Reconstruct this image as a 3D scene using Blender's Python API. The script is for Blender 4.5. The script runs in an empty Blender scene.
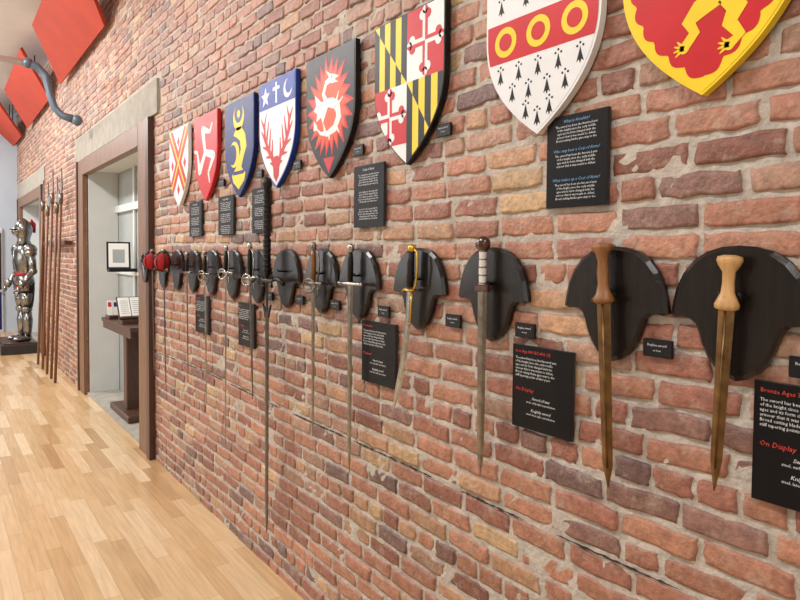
import bpy, math, random
import numpy as np
from mathutils import Vector, Matrix
random.seed(7); rng=np.random.default_rng(7)
scene=bpy.context.scene
scene.view_settings.view_transform='Standard'
scene.view_settings.look='None'
scene.view_settings.exposure=0.0

# ------------------------------------------------------------ helpers
def lin(c):
    return tuple(((x/255)/12.92 if x/255<=0.04045 else ((x/255+0.055)/1.055)**2.4) for x in c)
def pm(name,col,rough=0.5,metal=0.0,var=0.12,scale=15,bump=0.0,bscale=80,coat=0.0,stretch=(1,1,1),spec=0.5):
    m=bpy.data.materials.new(name); m.use_nodes=True
    nt=m.node_tree; b=nt.nodes['Principled BSDF']
    c=lin(col)
    tc=nt.nodes.new('ShaderNodeTexCoord'); mp=nt.nodes.new('ShaderNodeMapping')
    mp.inputs['Scale'].default_value=stretch
    nt.links.new(tc.outputs['Object'],mp.inputs['Vector'])
    n=nt.nodes.new('ShaderNodeTexNoise'); n.inputs['Scale'].default_value=scale; n.inputs['Detail'].default_value=5
    nt.links.new(mp.outputs[0],n.inputs['Vector'])
    r=nt.nodes.new('ShaderNodeValToRGB')
    r.color_ramp.elements[0].position=0.3; r.color_ramp.elements[1].position=0.7
    r.color_ramp.elements[0].color=(*[x*(1-var) for x in c],1)
    r.color_ramp.elements[1].color=(*[min(1,x*(1+var)) for x in c],1)
    nt.links.new(n.outputs['Fac'],r.inputs['Fac']); nt.links.new(r.outputs[0],b.inputs['Base Color'])
    b.inputs['Roughness'].default_value=rough; b.inputs['Metallic'].default_value=metal
    b.inputs['Coat Weight'].default_value=coat; b.inputs['Coat Roughness'].default_value=0.12; b.inputs['Specular IOR Level'].default_value=spec
    if bump>0:
        n2=nt.nodes.new('ShaderNodeTexNoise'); n2.inputs['Scale'].default_value=bscale; n2.inputs['Detail'].default_value=6
        nt.links.new(mp.outputs[0],n2.inputs['Vector'])
        bp=nt.nodes.new('ShaderNodeBump'); bp.inputs['Strength'].default_value=bump; bp.inputs['Distance'].default_value=0.01
        nt.links.new(n2.outputs['Fac'],bp.inputs['Height']); nt.links.new(bp.outputs[0],b.inputs['Normal'])
    return m

M={}
M['steel']=pm('steel',(166,162,154),0.26,1.0,0.25,30,0.05)
M['steel_dull']=pm('steel_dull',(126,118,106),0.3,0.95,0.35,25,0.08)
M['dark_iron']=pm('dark_iron',(42,39,38),0.4,0.7,0.2,20)
M['bronze']=pm('bronze',(108,80,46),0.33,0.8,0.45,22,0.08)
M['gold']=pm('gold',(205,165,70),0.3,0.85,0.1,20)
M['bone']=pm('bone_wood',(196,152,98),0.4,0,0.22,12,0.1,60,stretch=(6,6,1))
M['hilt_wood']=pm('hilt_wood',(134,88,44),0.4,0,0.25,12,0.1,60,stretch=(6,6,1))
M['grip_white']=pm('grip_white',(215,208,200),0.5,0,0.08,20,0.2)
M['pommel_brown']=pm('pommel_brown',(70,28,20),0.25,0,0.2,10,coat=0.5)
M['leather']=pm('black_leather',(28,23,22),0.45,0,0.2,30,0.3,spec=0.3)
M['plaque']=pm('plaque_wood',(22,15,12),0.28,0,0.6,9,0.12,40,coat=0.3,stretch=(8,8,1),spec=0.3)
M['sign']=pm('sign_black',(15,14,16),0.45,0,0.1,20,spec=0.2)
M['sign_edge']=pm('sign_edge',(50,48,48),0.5,0,0.1,20)
M['text_white']=pm('text_white',(225,225,225),0.6,0,0.02)
M['text_red']=pm('text_red',(205,60,45),0.6,0,0.02)
M['text_blue']=pm('text_blue',(110,165,210),0.6,0,0.02)
M['p_white']=pm('paint_white',(228,228,228),0.4,0,0.04,8,spec=0.3)
M['p_red']=pm('paint_red',(196,34,40),0.4,0,0.08,8,spec=0.3)
M['p_orange']=pm('paint_orange',(226,84,44),0.4,0,0.1,8,spec=0.3)
M['p_blue']=pm('paint_blue',(18,58,150),0.4,0,0.1,8,spec=0.3)
M['p_navy']=pm('paint_navy',(14,36,100),0.4,0,0.1,8,spec=0.3)
M['p_yellow']=pm('paint_yellow',(240,206,44),0.4,0,0.06,8,spec=0.3)
M['p_black']=pm('paint_black',(18,16,17),0.4,0,0.1,8,spec=0.3)
M['red_cloth']=pm('red_cloth',(165,22,28),0.8,0,0.2,30,0.2)
M['oak']=pm('frame_oak',(122,88,64),0.45,0,0.3,6,0.1,40,stretch=(7,7,0.8))
M['darkwood']=pm('dark_wood',(74,46,33),0.4,0,0.25,7,0.05,stretch=(6,6,1))
M['pole_wood']=pm('pole_wood',(124,84,58),0.45,0,0.2,7,stretch=(6,6,1))
M['stone']=pm('lintel_stone',(160,154,143),0.85,0,0.15,9,0.4,40)
M['plaster']=pm('white_plaster',(208,211,209),0.7,0,0.04,4,0.1,30)
M['plaster_grey']=pm('grey_plaster',(160,166,166),0.7,0,0.06,4)
M['bluewall']=pm('pale_blue_wall',(186,198,212),0.7,0,0.03,3)
M['ceil']=pm('ceiling_paint',(226,226,228),0.9,0,0.03,3)
M['panel_red']=pm('panel_red',(184,62,38),0.75,0,0.1,3,0.1)
M['pipe']=pm('pipe_paint',(218,220,224),0.45,0,0.05,5)
M['pipe_grey']=pm('pipe_grey',(98,112,126),0.4,0.3,0.1,5)
M['paper']=pm('paper',(236,234,228),0.7,0,0.03,8)
M['dark']=pm('dark_plastic',(20,21,24),0.4,0,0.1,8,spec=0.3)
M['gap']=pm('open_joint',(62,46,40),0.95,0,0.3,30)
M['armor']=pm('armor_steel',(140,140,136),0.22,1.0,0.35,12,0.1,30)
M['platform']=pm('platform_black',(40,38,40),0.5,0,0.15,8)

class B:
    def __init__(s): s.v=[];s.f=[];s.m=[];s.sm=[];s.mats=[]
    def mi(s,name):
        if name not in s.mats: s.mats.append(name)
        return s.mats.index(name)
    def add(s,vs,fs,mat,smooth=False,T=None):
        o=len(s.v)
        if T is not None: vs=[tuple(T@Vector(p)) for p in vs]
        s.v+= [tuple(p) for p in vs]; k=s.mi(mat)
        for f in fs: s.f.append([i+o for i in f]); s.m.append(k); s.sm.append(smooth)
    def box(s,x0,x1,y0,y1,z0,z1,mat,T=None,bev=0.0):
        if bev<=0:
            vs=[(x,y,z) for x in(x0,x1) for y in(y0,y1) for z in(z0,z1)]
            s.add(vs,[[0,1,3,2],[4,6,7,5],[0,4,5,1],[2,3,7,6],[0,2,6,4],[1,5,7,3]],mat,False,T); return
        b=bev; rings=[]
        for z,i in((z0,b),(z0+b,0),(z1-b,0),(z1,b)):
            rings.append([(x0+i+ (b if i==0 else 0),y0+i,z),(x1-i-(b if i==0 else 0),y0+i,z),(x1-i,y0+i+(b if i==0 else 0),z),(x1-i,y1-i-(b if i==0 else 0),z),
                          (x1-i-(b if i==0 else 0),y1-i,z),(x0+i+(b if i==0 else 0),y1-i,z),(x0+i,y1-i-(b if i==0 else 0),z),(x0+i,y0+i+(b if i==0 else 0),z)])
        s.loft(rings,mat,False,T)
    def loft(s,rings,mat,smooth=True,T=None,cap=True):
        n=len(rings[0]); vs=[p for r in rings for p in r]; fs=[]
        for i in range(len(rings)-1):
            for j in range(n):
                a=i*n+j;b=i*n+(j+1)%n; fs.append([a,b,b+n,a+n])
        if cap: fs.append(list(range(n))[::-1]); fs.append([len(vs)-n+j for j in range(n)])
        s.add(vs,fs,mat,smooth,T)
    def lathe(s,prof,mat,n=14,T=None,sy=1.0,smooth=True):
        rings=[[(max(r,1e-4)*math.cos(2*math.pi*j/n),max(r,1e-4)*sy*math.sin(2*math.pi*j/n),z) for j in range(n)] for r,z in prof]
        s.loft(rings,mat,smooth,T)
    def ball(s,c,r,mat,n=14,m=8,T=None):
        rx,ry,rz=(r,r,r) if not hasattr(r,'__len__') else r
        rings=[]
        for i in range(m+1):
            a=-math.pi/2+math.pi*i/m; cc=max(math.cos(a),0.01)
            rings.append([(c[0]+rx*cc*math.cos(2*math.pi*j/n),c[1]+ry*cc*math.sin(2*math.pi*j/n),c[2]+rz*math.sin(a)) for j in range(n)])
        s.loft(rings,mat,True,T)
    def tube(s,pts,r,mat,n=8,T=None,closed=False):
        pts=[Vector(p) for p in pts]; rings=[]
        rs=r if hasattr(r,'__len__') else [r]*len(pts)
        prev=None
        for i,p in enumerate(pts):
            d=(pts[min(i+1,len(pts)-1)]-pts[max(i-1,0)]).normalized()
            if prev is None:
                ref=Vector((0,1,0)) if abs(d.y)<0.9 else Vector((1,0,0))
                a=d.cross(ref).normalized()
            else:
                a=(prev-d*prev.dot(d)).normalized()
            prev=a; b=d.cross(a)
            rings.append([tuple(p+rs[i]*(math.cos(2*math.pi*j/n)*a+math.sin(2*math.pi*j/n)*b)) for j in range(n)])
        s.loft(rings,mat,True,T)
    def plate(s,pts,y0,y1,mat,T=None,inset=1.0):
        n=len(pts)
        cx=sum(p[0] for p in pts)/n; cz=sum(p[1] for p in pts)/n
        vs=[(p[0],y0,p[1]) for p in pts]+[(cx+(p[0]-cx)*inset,y1,cz+(p[1]-cz)*inset) for p in pts]
        fs=[list(range(n))[::-1],list(range(n,2*n))]
        for i in range(n): j=(i+1)%n; fs.append([i,j,j+n,i+n])
        s.add(vs,fs,mat,False,T)
    def obj(s,name,loc=(0,0,0),parent=None,rot=None):
        me=bpy.data.meshes.new(name); me.from_pydata(s.v,[],s.f)
        for mname in s.mats: me.materials.append(M[mname])
        me.polygons.foreach_set('material_index',s.m); me.polygons.foreach_set('use_smooth',s.sm)
        import bmesh
        bm=bmesh.new(); bm.from_mesh(me); bmesh.ops.recalc_face_normals(bm,faces=bm.faces); bm.to_mesh(me); bm.free()
        me.update()
        o=bpy.data.objects.new(name,me); o.location=loc
        if rot: o.rotation_euler=rot
        scene.collection.objects.link(o)
        if parent: o.parent=parent
        return o

# ------------------------------------------------------------ room
XF=-16.0; XN=3.2; YB=-6.5; H=4.75; ZF=0.10   # ZF = floor level
OPEN=[(-8.35,-5.75,0.0,2.80),(-15.3,-12.2,0.0,2.80)]
BLOCK=OPEN+[(-8.9,-5.22,2.92,3.19),(-15.7,-11.85,2.92,3.19)]

core=B()
segs=[(XF-0.3,-15.3,0,H),(-15.3,-12.2,2.8,H),(-12.2,-8.35,0,H),(-8.35,-5.75,2.8,H),(-5.75,XN,0,H)]
for x0,x1,z0,z1 in segs: core.box(x0,x1,0.022,0.34,z0,z1,'stone')
wall=core.obj('wall_right')

def brick_mat():
    m=bpy.data.materials.new('old_brick'); m.use_nodes=True; nt=m.node_tree; b=nt.nodes['Principled BSDF']
    at=nt.nodes.new('ShaderNodeAttribute'); at.attribute_name='Col'
    g=nt.nodes.new('ShaderNodeNewGeometry')
    n1=nt.nodes.new('ShaderNodeTexNoise'); n1.inputs['Scale'].default_value=28; n1.inputs['Detail'].default_value=8; n1.inputs['Roughness'].default_value=0.7
    nt.links.new(g.outputs['Position'],n1.inputs['Vector'])
    r1=nt.nodes.new('ShaderNodeMapRange'); r1.inputs['From Min'].default_value=0.3; r1.inputs['From Max'].default_value=0.7; r1.inputs['To Min'].default_value=0.58; r1.inputs['To Max'].default_value=1.28
    nt.links.new(n1.outputs['Fac'],r1.inputs['Value'])
    mul=nt.nodes.new('ShaderNodeVectorMath'); mul.operation='SCALE'
    nt.links.new(at.outputs['Color'],mul.inputs[0]); nt.links.new(r1.outputs[0],mul.inputs['Scale'])
    n2=nt.nodes.new('ShaderNodeTexNoise'); n2.inputs['Scale'].default_value=13; n2.inputs['Detail'].default_value=9; n2.inputs['Roughness'].default_value=0.75
    nt.links.new(g.outputs['Position'],n2.inputs['Vector'])
    r2=nt.nodes.new('ShaderNodeMapRange'); r2.inputs['From Min'].default_value=0.52; r2.inputs['From Max'].default_value=0.75; r2.inputs['To Max'].default_value=0.75
    nt.links.new(n2.outputs['Fac'],r2.inputs['Value'])
    mx=nt.nodes.new('ShaderNodeMix'); mx.data_type='RGBA'
    nt.links.new(r2.outputs[0],mx.inputs['Factor']); nt.links.new(mul.outputs[0],mx.inputs['A']); mx.inputs['B'].default_value=(*lin((186,168,150)),1)
    nt.links.new(mx.outputs['Result'],b.inputs['Base Color'])
    n3=nt.nodes.new('ShaderNodeTexNoise'); n3.inputs['Scale'].default_value=70; n3.inputs['Detail'].default_value=8
    nt.links.new(g.outputs['Position'],n3.inputs['Vector'])
    bp=nt.nodes.new('ShaderNodeBump'); bp.inputs['Strength'].default_value=0.75; bp.inputs['Distance'].default_value=0.007
    nt.links.new(n3.outputs['Fac'],bp.inputs['Height']); nt.links.new(bp.outputs[0],b.inputs['Normal'])
    b.inputs['Roughness'].default_value=0.5
    return m
M['brick']=brick_mat()
M['mortar']=pm('mortar',(188,177,164),0.9,0,0.2,22,0.8,60)

pal=[((166,114,92),6),((174,122,97),6),((154,102,84),4),((182,140,108),1.9),((190,156,118),1.2),((134,98,87),2.2),((116,88,82),1.0),((170,132,110),2.4),((144,93,77),2.5)]
pc=np.array([lin(c) for c,_ in pal]); pw=np.array([w for _,w in pal],float); pw/=pw.sum()
CH=0.0715
def wave(x,z): return 0.006*np.sin(x*1.3+z*0.8)+0.004*np.sin(x*3.1+z*2.0)
bl=[]
for k in range(int(H/CH)):
    z0=k*CH+0.0055; z1=(k+1)*CH-0.0055
    if k==14: z0+=0.004
    iv=[(XF,XN)]
    for a,b_,c,d in BLOCK:
        if z1>c+0.01 and z0<d-0.01:
            new=[]
            for p,q in iv:
                if b_<=p or a>=q: new.append((p,q))
                else:
                    if a>p: new.append((p,a))
                    if b_<q: new.append((b_,q))
            iv=new
    x=XF-random.random()*0.2-(k%2)*0.11
    header=(k%7==3)
    while x<XN:
        L=(0.100 if header else 0.206)+random.uniform(-0.008,0.008)
        if (not header) and random.random()<0.06: L=0.1
        for p,q in iv:
            a=max(x,p); b_=min(x+L,q)
            if b_-a>0.03: bl.append((a,b_,z0,z1))
        x+=L+random.uniform(0.008,0.014)
bl=np.array(bl); N=len(bl)
UE=[('a',0),('a',0.0035),('a',0.012),('r',0.28),('r',0.5),('r',0.72),('b',0.012),('b',0.0035),('b',0)]
VE=[('a',0),('a',0.0035),('a',0.011),('r',0.5),('b',0.011),('b',0.0035),('b',0)]
nu,nv=len(UE),len(VE)
def axis(E,L):
    out=[]
    for k,v in E: out.append(np.full(N,v) if k=='a' else (L-v if k=='b' else L*v))
    return np.stack(out,-1)
LX=bl[:,1]-bl[:,0]; LZ=bl[:,3]-bl[:,2]
ax=axis(UE,LX); az=axis(VE,LZ)
X=np.broadcast_to(ax[:,None,:],(N,nv,nu)).reshape(N,-1)+bl[:,0][:,None]
Z=np.broadcast_to(az[:,:,None],(N,nv,nu)).reshape(N,-1)+bl[:,2][:,None]
iu=np.tile(np.arange(nu),nv); iw=np.repeat(np.arange(nv),nu); K=nu*nv
outer=((iu==0)|(iu==nu-1)|(iw==0)|(iw==nv-1)); second=~outer&((iu==1)|(iu==nu-2)|(iw==1)|(iw==nv-2))
endc=((iu<3)|(iu>nu-4))&((iw<3)|(iw>nv-4))
cxm=(bl[:,0]+bl[:,1])[:,None]/2; czm=(bl[:,2]+bl[:,3])[:,None]/2
ex=rng.normal(0,0.0018,(N,nv))[:,iw]; ez=rng.normal(0,0.0019,(N,nu))[:,iu]
X=X+ex+rng.normal(0,0.0006,(N,K)); Z=Z+ez+rng.normal(0,0.0006,(N,K))
pull=np.where(endc,np.repeat(np.abs(rng.normal(0,0.6,(N,4))),1,1)[:,(iu>nu//2).astype(int)*2+(iw>nv//2).astype(int)],0)
X=X-np.sign(X-cxm)*pull*0.003; Z=Z-np.sign(Z-czm)*pull*0.0035
ang=rng.normal(0,0.010,(N,1)); Z=Z+(X-cxm)*ang
Y=np.clip(rng.normal(-0.0025,0.0020,(N,1)),-0.006,0.002)+rng.normal(0,0.0006,(N,K))+(X-cxm)*rng.normal(0,0.009,(N,1))+(Z-czm)*rng.normal(0,0.02,(N,1))
Y=Y+np.where(second[None,:],0.0012,0)
Y=np.where(outer[None,:],0.016,Y)
Z=Z+wave(X,Z)
verts=np.stack([X,Y,Z],-1).reshape(-1,3)
fb=[]
for j in range(nv-1):
    for i in range(nu-1):
        a=j*nu+i; fb.append([a,a+1,a+1+nu,a+nu])
fb=np.array(fb); faces=(fb[None,:,:]+(np.arange(N)*K)[:,None,None]).reshape(-1,4)
me=bpy.data.meshes.new('bricks'); me.from_pydata(verts.tolist(),[],faces.tolist())
col=pc[rng.choice(len(pal),N,p=pw)]*rng.uniform(0.84,1.18,(N,1))
big=0.5+0.5*np.sin(bl[:,0]*1.7+bl[:,2]*2.3)
col=col*(0.92+0.14*big[:,None])
ca=me.color_attributes.new('Col','FLOAT_COLOR','POINT')
cc=np.ones((N,K,4)); cc[:,:,:3]=col[:,None,:]
ca.data.foreach_set('color',cc.ravel())
me.polygons.foreach_set('use_smooth',np.ones(len(me.polygons),bool)); me.materials.append(M['brick']); me.update()
ob=bpy.data.objects.new('bricks',me); scene.collection.objects.link(ob); ob.parent=wall
# mortar sheet
st=0.025
xs=np.arange(XF,XN+st,st); zs=np.arange(0,H+st,st)
gx,gz=np.meshgrid(xs,zs,indexing='ij')
nz=rng.normal(0,1,gx.shape)
for _ in range(1):
    nz=(nz+np.roll(nz,1,0)+np.roll(nz,-1,0)+np.roll(nz,1,1)+np.roll(nz,-1,1))/5
gy=0.0036+nz*0.0056
mv=np.stack([gx,gy,gz],-1).reshape(-1,3); nZ=len(zs)
I,J=np.meshgrid(np.arange(len(xs)-1),np.arange(nZ-1),indexing='ij')
cxx=xs[I]+st/2; czz=zs[J]+st/2
keep=np.ones(I.shape,bool)
for a,b_,c,d in OPEN: keep&=~((cxx>a)&(cxx<b_)&(czz<d))
I=I[keep];J=J[keep]; a=I*nZ+J
mf=np.stack([a,a+nZ,a+nZ+1,a+1],-1)
me=bpy.data.meshes.new('mortar'); me.from_pydata(mv.tolist(),[],mf.tolist()); me.polygons.foreach_set('use_smooth',np.ones(len(me.polygons),bool))
me.materials.append(M['mortar']); me.update(); ob=bpy.data.objects.new('mortar',me); scene.collection.objects.link(ob); ob.parent=wall
# open joint (missing mortar) following one bed joint, broken in places
g=B(); zc=14*CH; x=-5.3
while x<XN-0.3:
    L=random.uniform(0.15,0.6); n=int(L/0.0125); top=[];bot=[]
    for i in range(n+1):
        xx=x+i*0.0125; e=min(1,i/4,(n-i)/4); w=(0.0010+0.0036*random.random())*e+0.0002; zz=zc+0.001+float(wave(xx,zc))+random.uniform(-0.0012,0.0012); top.append((xx,zz+w)); bot.append((xx,zz-w))
    vs=[(a,-0.0042,z) for a,z in top]+[(a,-0.0042,z) for a,z in bot]; n=len(top)
    g.add(vs,[[i,i+1,n+i+1,n+i] for i in range(n-1)],'gap'); x+=L+random.uniform(0.02,0.14)
g.obj('open_joint',parent=wall)

# floor material
def floor_mat():
    m=bpy.data.materials.new('maple_floor'); m.use_nodes=True; nt=m.node_tree; b=nt.nodes['Principled BSDF']; L=nt.links.new
    g=nt.nodes.new('ShaderNodeNewGeometry'); sp=nt.nodes.new('ShaderNodeSeparateXYZ'); L(g.outputs['Position'],sp.inputs[0])
    def mth(op,a,b_=None):
        n=nt.nodes.new('ShaderNodeMath'); n.operation=op
        for i,v in enumerate((a,b_)):
            if v is None: continue
            if isinstance(v,(int,float)): n.inputs[i].default_value=v
            else: L(v,n.inputs[i])
        return n.outputs[0]
    yy=mth('DIVIDE',sp.outputs['Y'],0.080); row=mth('FLOOR',yy); fy=mth('FRACT',yy)
    w1=nt.nodes.new('ShaderNodeTexWhiteNoise'); w1.noise_dimensions='1D'; L(row,w1.inputs['W'])
    xx=mth('DIVIDE',mth('ADD',sp.outputs['X'],mth('MULTIPLY',w1.outputs['Value'],7.0)),0.78)
    cell=mth('FLOOR',xx); fx=mth('FRACT',xx)
    cb=nt.nodes.new('ShaderNodeCombineXYZ'); L(cell,cb.inputs[0]); L(row,cb.inputs[1])
    w2=nt.nodes.new('ShaderNodeTexWhiteNoise'); w2.noise_dimensions='2D'; L(cb.outputs[0],w2.inputs['Vector'])
    r=nt.nodes.new('ShaderNodeValToRGB'); e=r.color_ramp.elements
    cols=[(0,(182,144,100)),(0.18,(202,166,120)),(0.55,(213,180,134)),(0.8,(220,190,148)),(1,(228,202,164))]
    e[0].position=0; e[0].color=(*lin(cols[0][1]),1); e[1].position=1; e[1].color=(*lin(cols[-1][1]),1)
    for p,c in cols[1:-1]:
        q=e.new(p); q.color=(*lin(c),1)
    L(w2.outputs['Value'],r.inputs['Fac'])
    mp=nt.nodes.new('ShaderNodeMapping'); mp.inputs['Scale'].default_value=(2.5,35,1); L(g.outputs['Position'],mp.inputs['Vector'])
    n=nt.nodes.new('ShaderNodeTexNoise'); n.inputs['Scale'].default_value=1.5; n.inputs['Detail'].default_value=6; L(mp.outputs[0],n.inputs['Vector'])
    mr=nt.nodes.new('ShaderNodeMapRange'); mr.inputs['From Min'].default_value=0.3; mr.inputs['From Max'].default_value=0.7; mr.inputs['To Min'].default_value=0.86; mr.inputs['To Max'].default_value=1.08
    L(n.outputs['Fac'],mr.inputs['Value'])
    ln=mth('MULTIPLY',mth('GREATER_THAN',fy,0.03),mth('GREATER_THAN',fx,0.005))
    fac=mth('MULTIPLY',mr.outputs[0],mth('ADD',mth('MULTIPLY',ln,0.3),0.7))
    s=nt.nodes.new('ShaderNodeVectorMath'); s.operation='SCALE'; L(r.outputs[0],s.inputs[0]); L(fac,s.inputs['Scale'])
    L(s.outputs[0],b.inputs['Base Color']); b.inputs['Roughness'].default_value=0.28; b.inputs['Coat Weight'].default_value=0.3; b.inputs['Coat Roughness'].default_value=0.15
    return m
M['floor']=floor_mat()
b=B(); b.box(XF-0.3,XN,YB,0.0,-0.1,ZF,'floor'); b.obj('floor')
b=B(); b.box(XF-0.3,XN,YB,0.34,H,H+0.1,'ceil'); b.obj('ceiling')
b=B(); b.box(XF-0.2,XF,YB,0.02,0,H,'bluewall'); b.obj('wall_far')
b=B(); b.box(XN,XN+0.2,YB,0.34,0,H,'plaster'); b.obj('wall_near')
b=B(); b.box(XF-0.2,XN,YB-0.2,YB,0,H,'plaster'); b.obj('wall_left')
b=B(); b.box(XF+0.002,XF+0.05,-1.35,-0.29,ZF+0.003,2.3,'plaster'); b.box(XF+0.03,XF+0.07,-1.25,-0.32,1.0,2.2,'dark'); b.box(XF+0.03,XF+0.06,-1.25,-0.32,ZF+0.05,0.95,'p_navy'); b.obj('door_1')

# ---------------------------------------------------------- alcoves
def alcove(tag,x0,x1,back):
    b=B(); b.box(x0-0.3,x1+0.3,0.36,0.46,0,2.95,back); b.obj('wall_alcove_'+tag)
    b=B()
    b.box(x0-0.02,x0+0.03,0.03,0.355,ZF,2.8,'plaster')
    b.box(x1-0.03,x1+0.02,0.03,0.355,ZF,2.8,'plaster')
    b.box(x0+0.03,x1-0.03,0.03,0.355,2.76,2.82,'plaster')
    b.box(x0+0.03,x1-0.03,0.32,0.355,2.28,2.36,'plaster'); b.box(x0+0.03,x1-0.03,0.33,0.355,1.55,1.59,'plaster')
    for t in (0.33,0.66):
        xm=x0+(x1-x0)*t; b.box(xm-0.03,xm+0.03,0.335,0.355,ZF+0.03,2.8,'plaster')
    return b
def frame(b,name,x0,x1):
    b.box(x0-0.34,x0,-0.03,0.05,ZF,2.9,'oak'); b.box(x1-0.03,x1+0.33,-0.035,0.05,ZF,2.9,'oak'); b.box(x0,x1-0.06,-0.03,0.05,2.72,2.9,'oak')
    b.box(x0-0.36,x0-0.3,-0.045,0.0,ZF,2.9,'darkwood'); b.box(x1+0.27,x1+0.35,-0.05,0.0,ZF,2.9,'darkwood')
    b.box(x0-0.5,x1+0.5,-0.02,0.3,2.91,3.18,'stone')
    return b.obj(name)
frame(alcove('near',-8.35,-5.75,'plaster_grey'),'trim_1',-8.35,-5.75)
frame(alcove('far',-15.3,-12.2,'bluewall'),'trim_2',-15.3,-12.2)
b=B(); b.box(-8.32,-5.78,0.0,0.355,-0.05,ZF+0.03,'stone'); b.box(-15.27,-12.23,0.0,0.355,-0.05,ZF+0.03,'stone'); b.obj('floor_sill')

# display table in the alcove
b=B()
b.box(-7.75,-6.45,0.05,0.31,1.04,1.08,'darkwood'); b.box(-7.72,-6.48,0.06,0.08,0.97,1.04,'darkwood')
b.box(-7.0,-6.86,0.11,0.25,0.19,1.04,'darkwood',bev=0.01); b.box(-7.35,-6.55,0.05,0.31,ZF+0.032,0.20,'darkwood',bev=0.01)
b.obj('pedestal_table')
b=B(); T=Matrix.Translation((-6.9,0.17,1.12))@Matrix.Rotation(math.radians(90),4,'Z')@Matrix.Rotation(math.radians(-35),4,'X')
b.box(-0.12,0.12,-0.02,0.0,0.0,0.26,'darkwood',T); b.box(-0.11,-0.005,-0.04,-0.02,0.02,0.24,'paper',T); b.box(0.005,0.11,-0.04,-0.02,0.02,0.24,'paper',T)
for k in range(7): b.box(-0.095,-0.02,-0.041,-0.04,0.05+k*0.024,0.056+k*0.024,'plaster_grey',T); b.box(0.02,0.095,-0.041,-0.04,0.05+k*0.024,0.056+k*0.024,'plaster_grey',T)
b.box(-7.0,-6.8,0.06,0.29,1.082,1.12,'darkwood'); b.obj('open_book_on_stand')
b=B()
for i in range(4):
    T=Matrix.Translation((-7.5+i*0.02,0.09+0.055*i,1.11))@Matrix.Rotation(math.radians(90),4,'Z')@Matrix.Rotation(math.radians(-15),4,'X')
    b.box(-0.025,0.025,-0.01,0.0,0,0.17,'paper' ,T); b.box(-0.018,0.018,-0.011,-0.01,0.10,0.15,['p_red','p_navy','oak','p_red'][i] ,T)
b.box(-7.6,-7.4,0.06,0.30,1.082,1.12,'darkwood'); b.obj('brochure_rack')
b=B(); T=Matrix.Translation((-7.4,0.16,1.62))@Matrix.Rotation(math.radians(80),4,'Z')@Matrix.Rotation(math.radians(-18),4,'X')
b.box(-0.12,0.12,-0.015,0.0,0,0.31,'dark',T); b.box(-0.10,0.10,-0.02,-0.014,0.02,0.29,'paper',T); b.box(-0.06,0.06,-0.022,-0.019,0.07,0.22,'plaster_grey',T)
b.box(-7.45,-7.33,0.05,0.33,1.595,1.63,'dark'); b.obj('framed_notice')

# ---------------------------------------------------------- heraldic shields
SW,SH=0.43,0.555
def shield_outline(w=SW,h=SH,inset=0):
    pts=[]
    n=16; R=[]
    for i in range(n+1):
        t=i/n; R.append((0.5*w*(1-t**2.3),0.58*h*(1-t)))
    pts=[(0.5*w,h)]+R+[(-x,z) for x,z in R[-2::-1]]+[(-0.5*w,h)]
    if inset:
        cx,cz=0,h*0.56; out=[]
        for x,z in pts:
            out.append((x*(1-2*inset/w),cz+(z-cz)*(1-inset*2.1/h)))
        pts=out
    return pts[::-1]
def clip(poly,conv):
    def area(p): return sum(p[i][0]*p[(i+1)%len(p)][1]-p[(i+1)%len(p)][0]*p[i][1] for i in range(len(p)))
    if area(conv)<0: conv=conv[::-1]
    out=list(poly)
    for i in range(len(conv)):
        a=conv[i]; b_=conv[(i+1)%len(conv)]
        if abs(a[0]-b_[0])+abs(a[1]-b_[1])<1e-7: continue
        def side(p): return (b_[0]-a[0])*(p[1]-a[1])-(b_[1]-a[1])*(p[0]-a[0])
        new=[]
        for k in range(len(out)):
            p=out[k]; q=out[(k+1)%len(out)]; sp_,sq=side(p),side(q)
            if sp_>=0: new.append(p)
            if (sp_>=0)!=(sq>=0):
                t=sp_/(sp_-sq); new.append((p[0]+t*(q[0]-p[0]),p[1]+t*(q[1]-p[1])))
        out=new
        if len(out)<3: return []
    return out
def circ(cx,cz,r,n=18,rz=None):
    rz=rz or r
    return [(cx+r*math.cos(2*math.pi*i/n),cz+rz*math.sin(2*math.pi*i/n)) for i in range(n)]
def xf(pts,ang=0,s=1,dx=0,dz=0,flip=False):
    c,sn=math.cos(ang),math.sin(ang)
    return [((-x if flip else x)*s*c-z*s*sn+dx,(-x if flip else x)*s*sn+z*s*c+dz) for x,z in pts]
Y0=-0.026
class Shield(B):
    def __init__(s,field,edge,border=0.008):
        super().__init__(); s.out=shield_outline(); s.inn=shield_outline(inset=border)
        s.plate(s.out,-0.002,Y0+0.001,edge); s.plate(s.inn,Y0+0.001,Y0,field); s.lay=1
    def p(s,poly,mat,lay=1,c=True):
        q=clip(poly,s.inn) if c else poly
        if len(q)>2: s.plate(q,Y0,Y0-0.0008*lay,mat)
def rect(x0,x1,z0,z1): return [(x0,z0),(x1,z0),(x1,z1),(x0,z1)]
SX=[-4.65,-4.09,-3.53,-3.03,-2.49,-1.915,-1.28,-0.787]; SZ=[2.135,2.14,2.125,2.14,2.14,2.135,2.155,2.17]
YS=-0.009
def strip(a,b_,w,w2=None):
    w2=w if w2 is None else w2
    dx,dz=b_[0]-a[0],b_[1]-a[1]; l=math.hypot(dx,dz); nx,nz_=-dz/l/2,dx/l/2
    return [(a[0]+nx*w,a[1]+nz_*w),(a[0]-nx*w,a[1]-nz_*w),(b_[0]-nx*w2,b_[1]-nz_*w2),(b_[0]+nx*w2,b_[1]+nz_*w2)]
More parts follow.
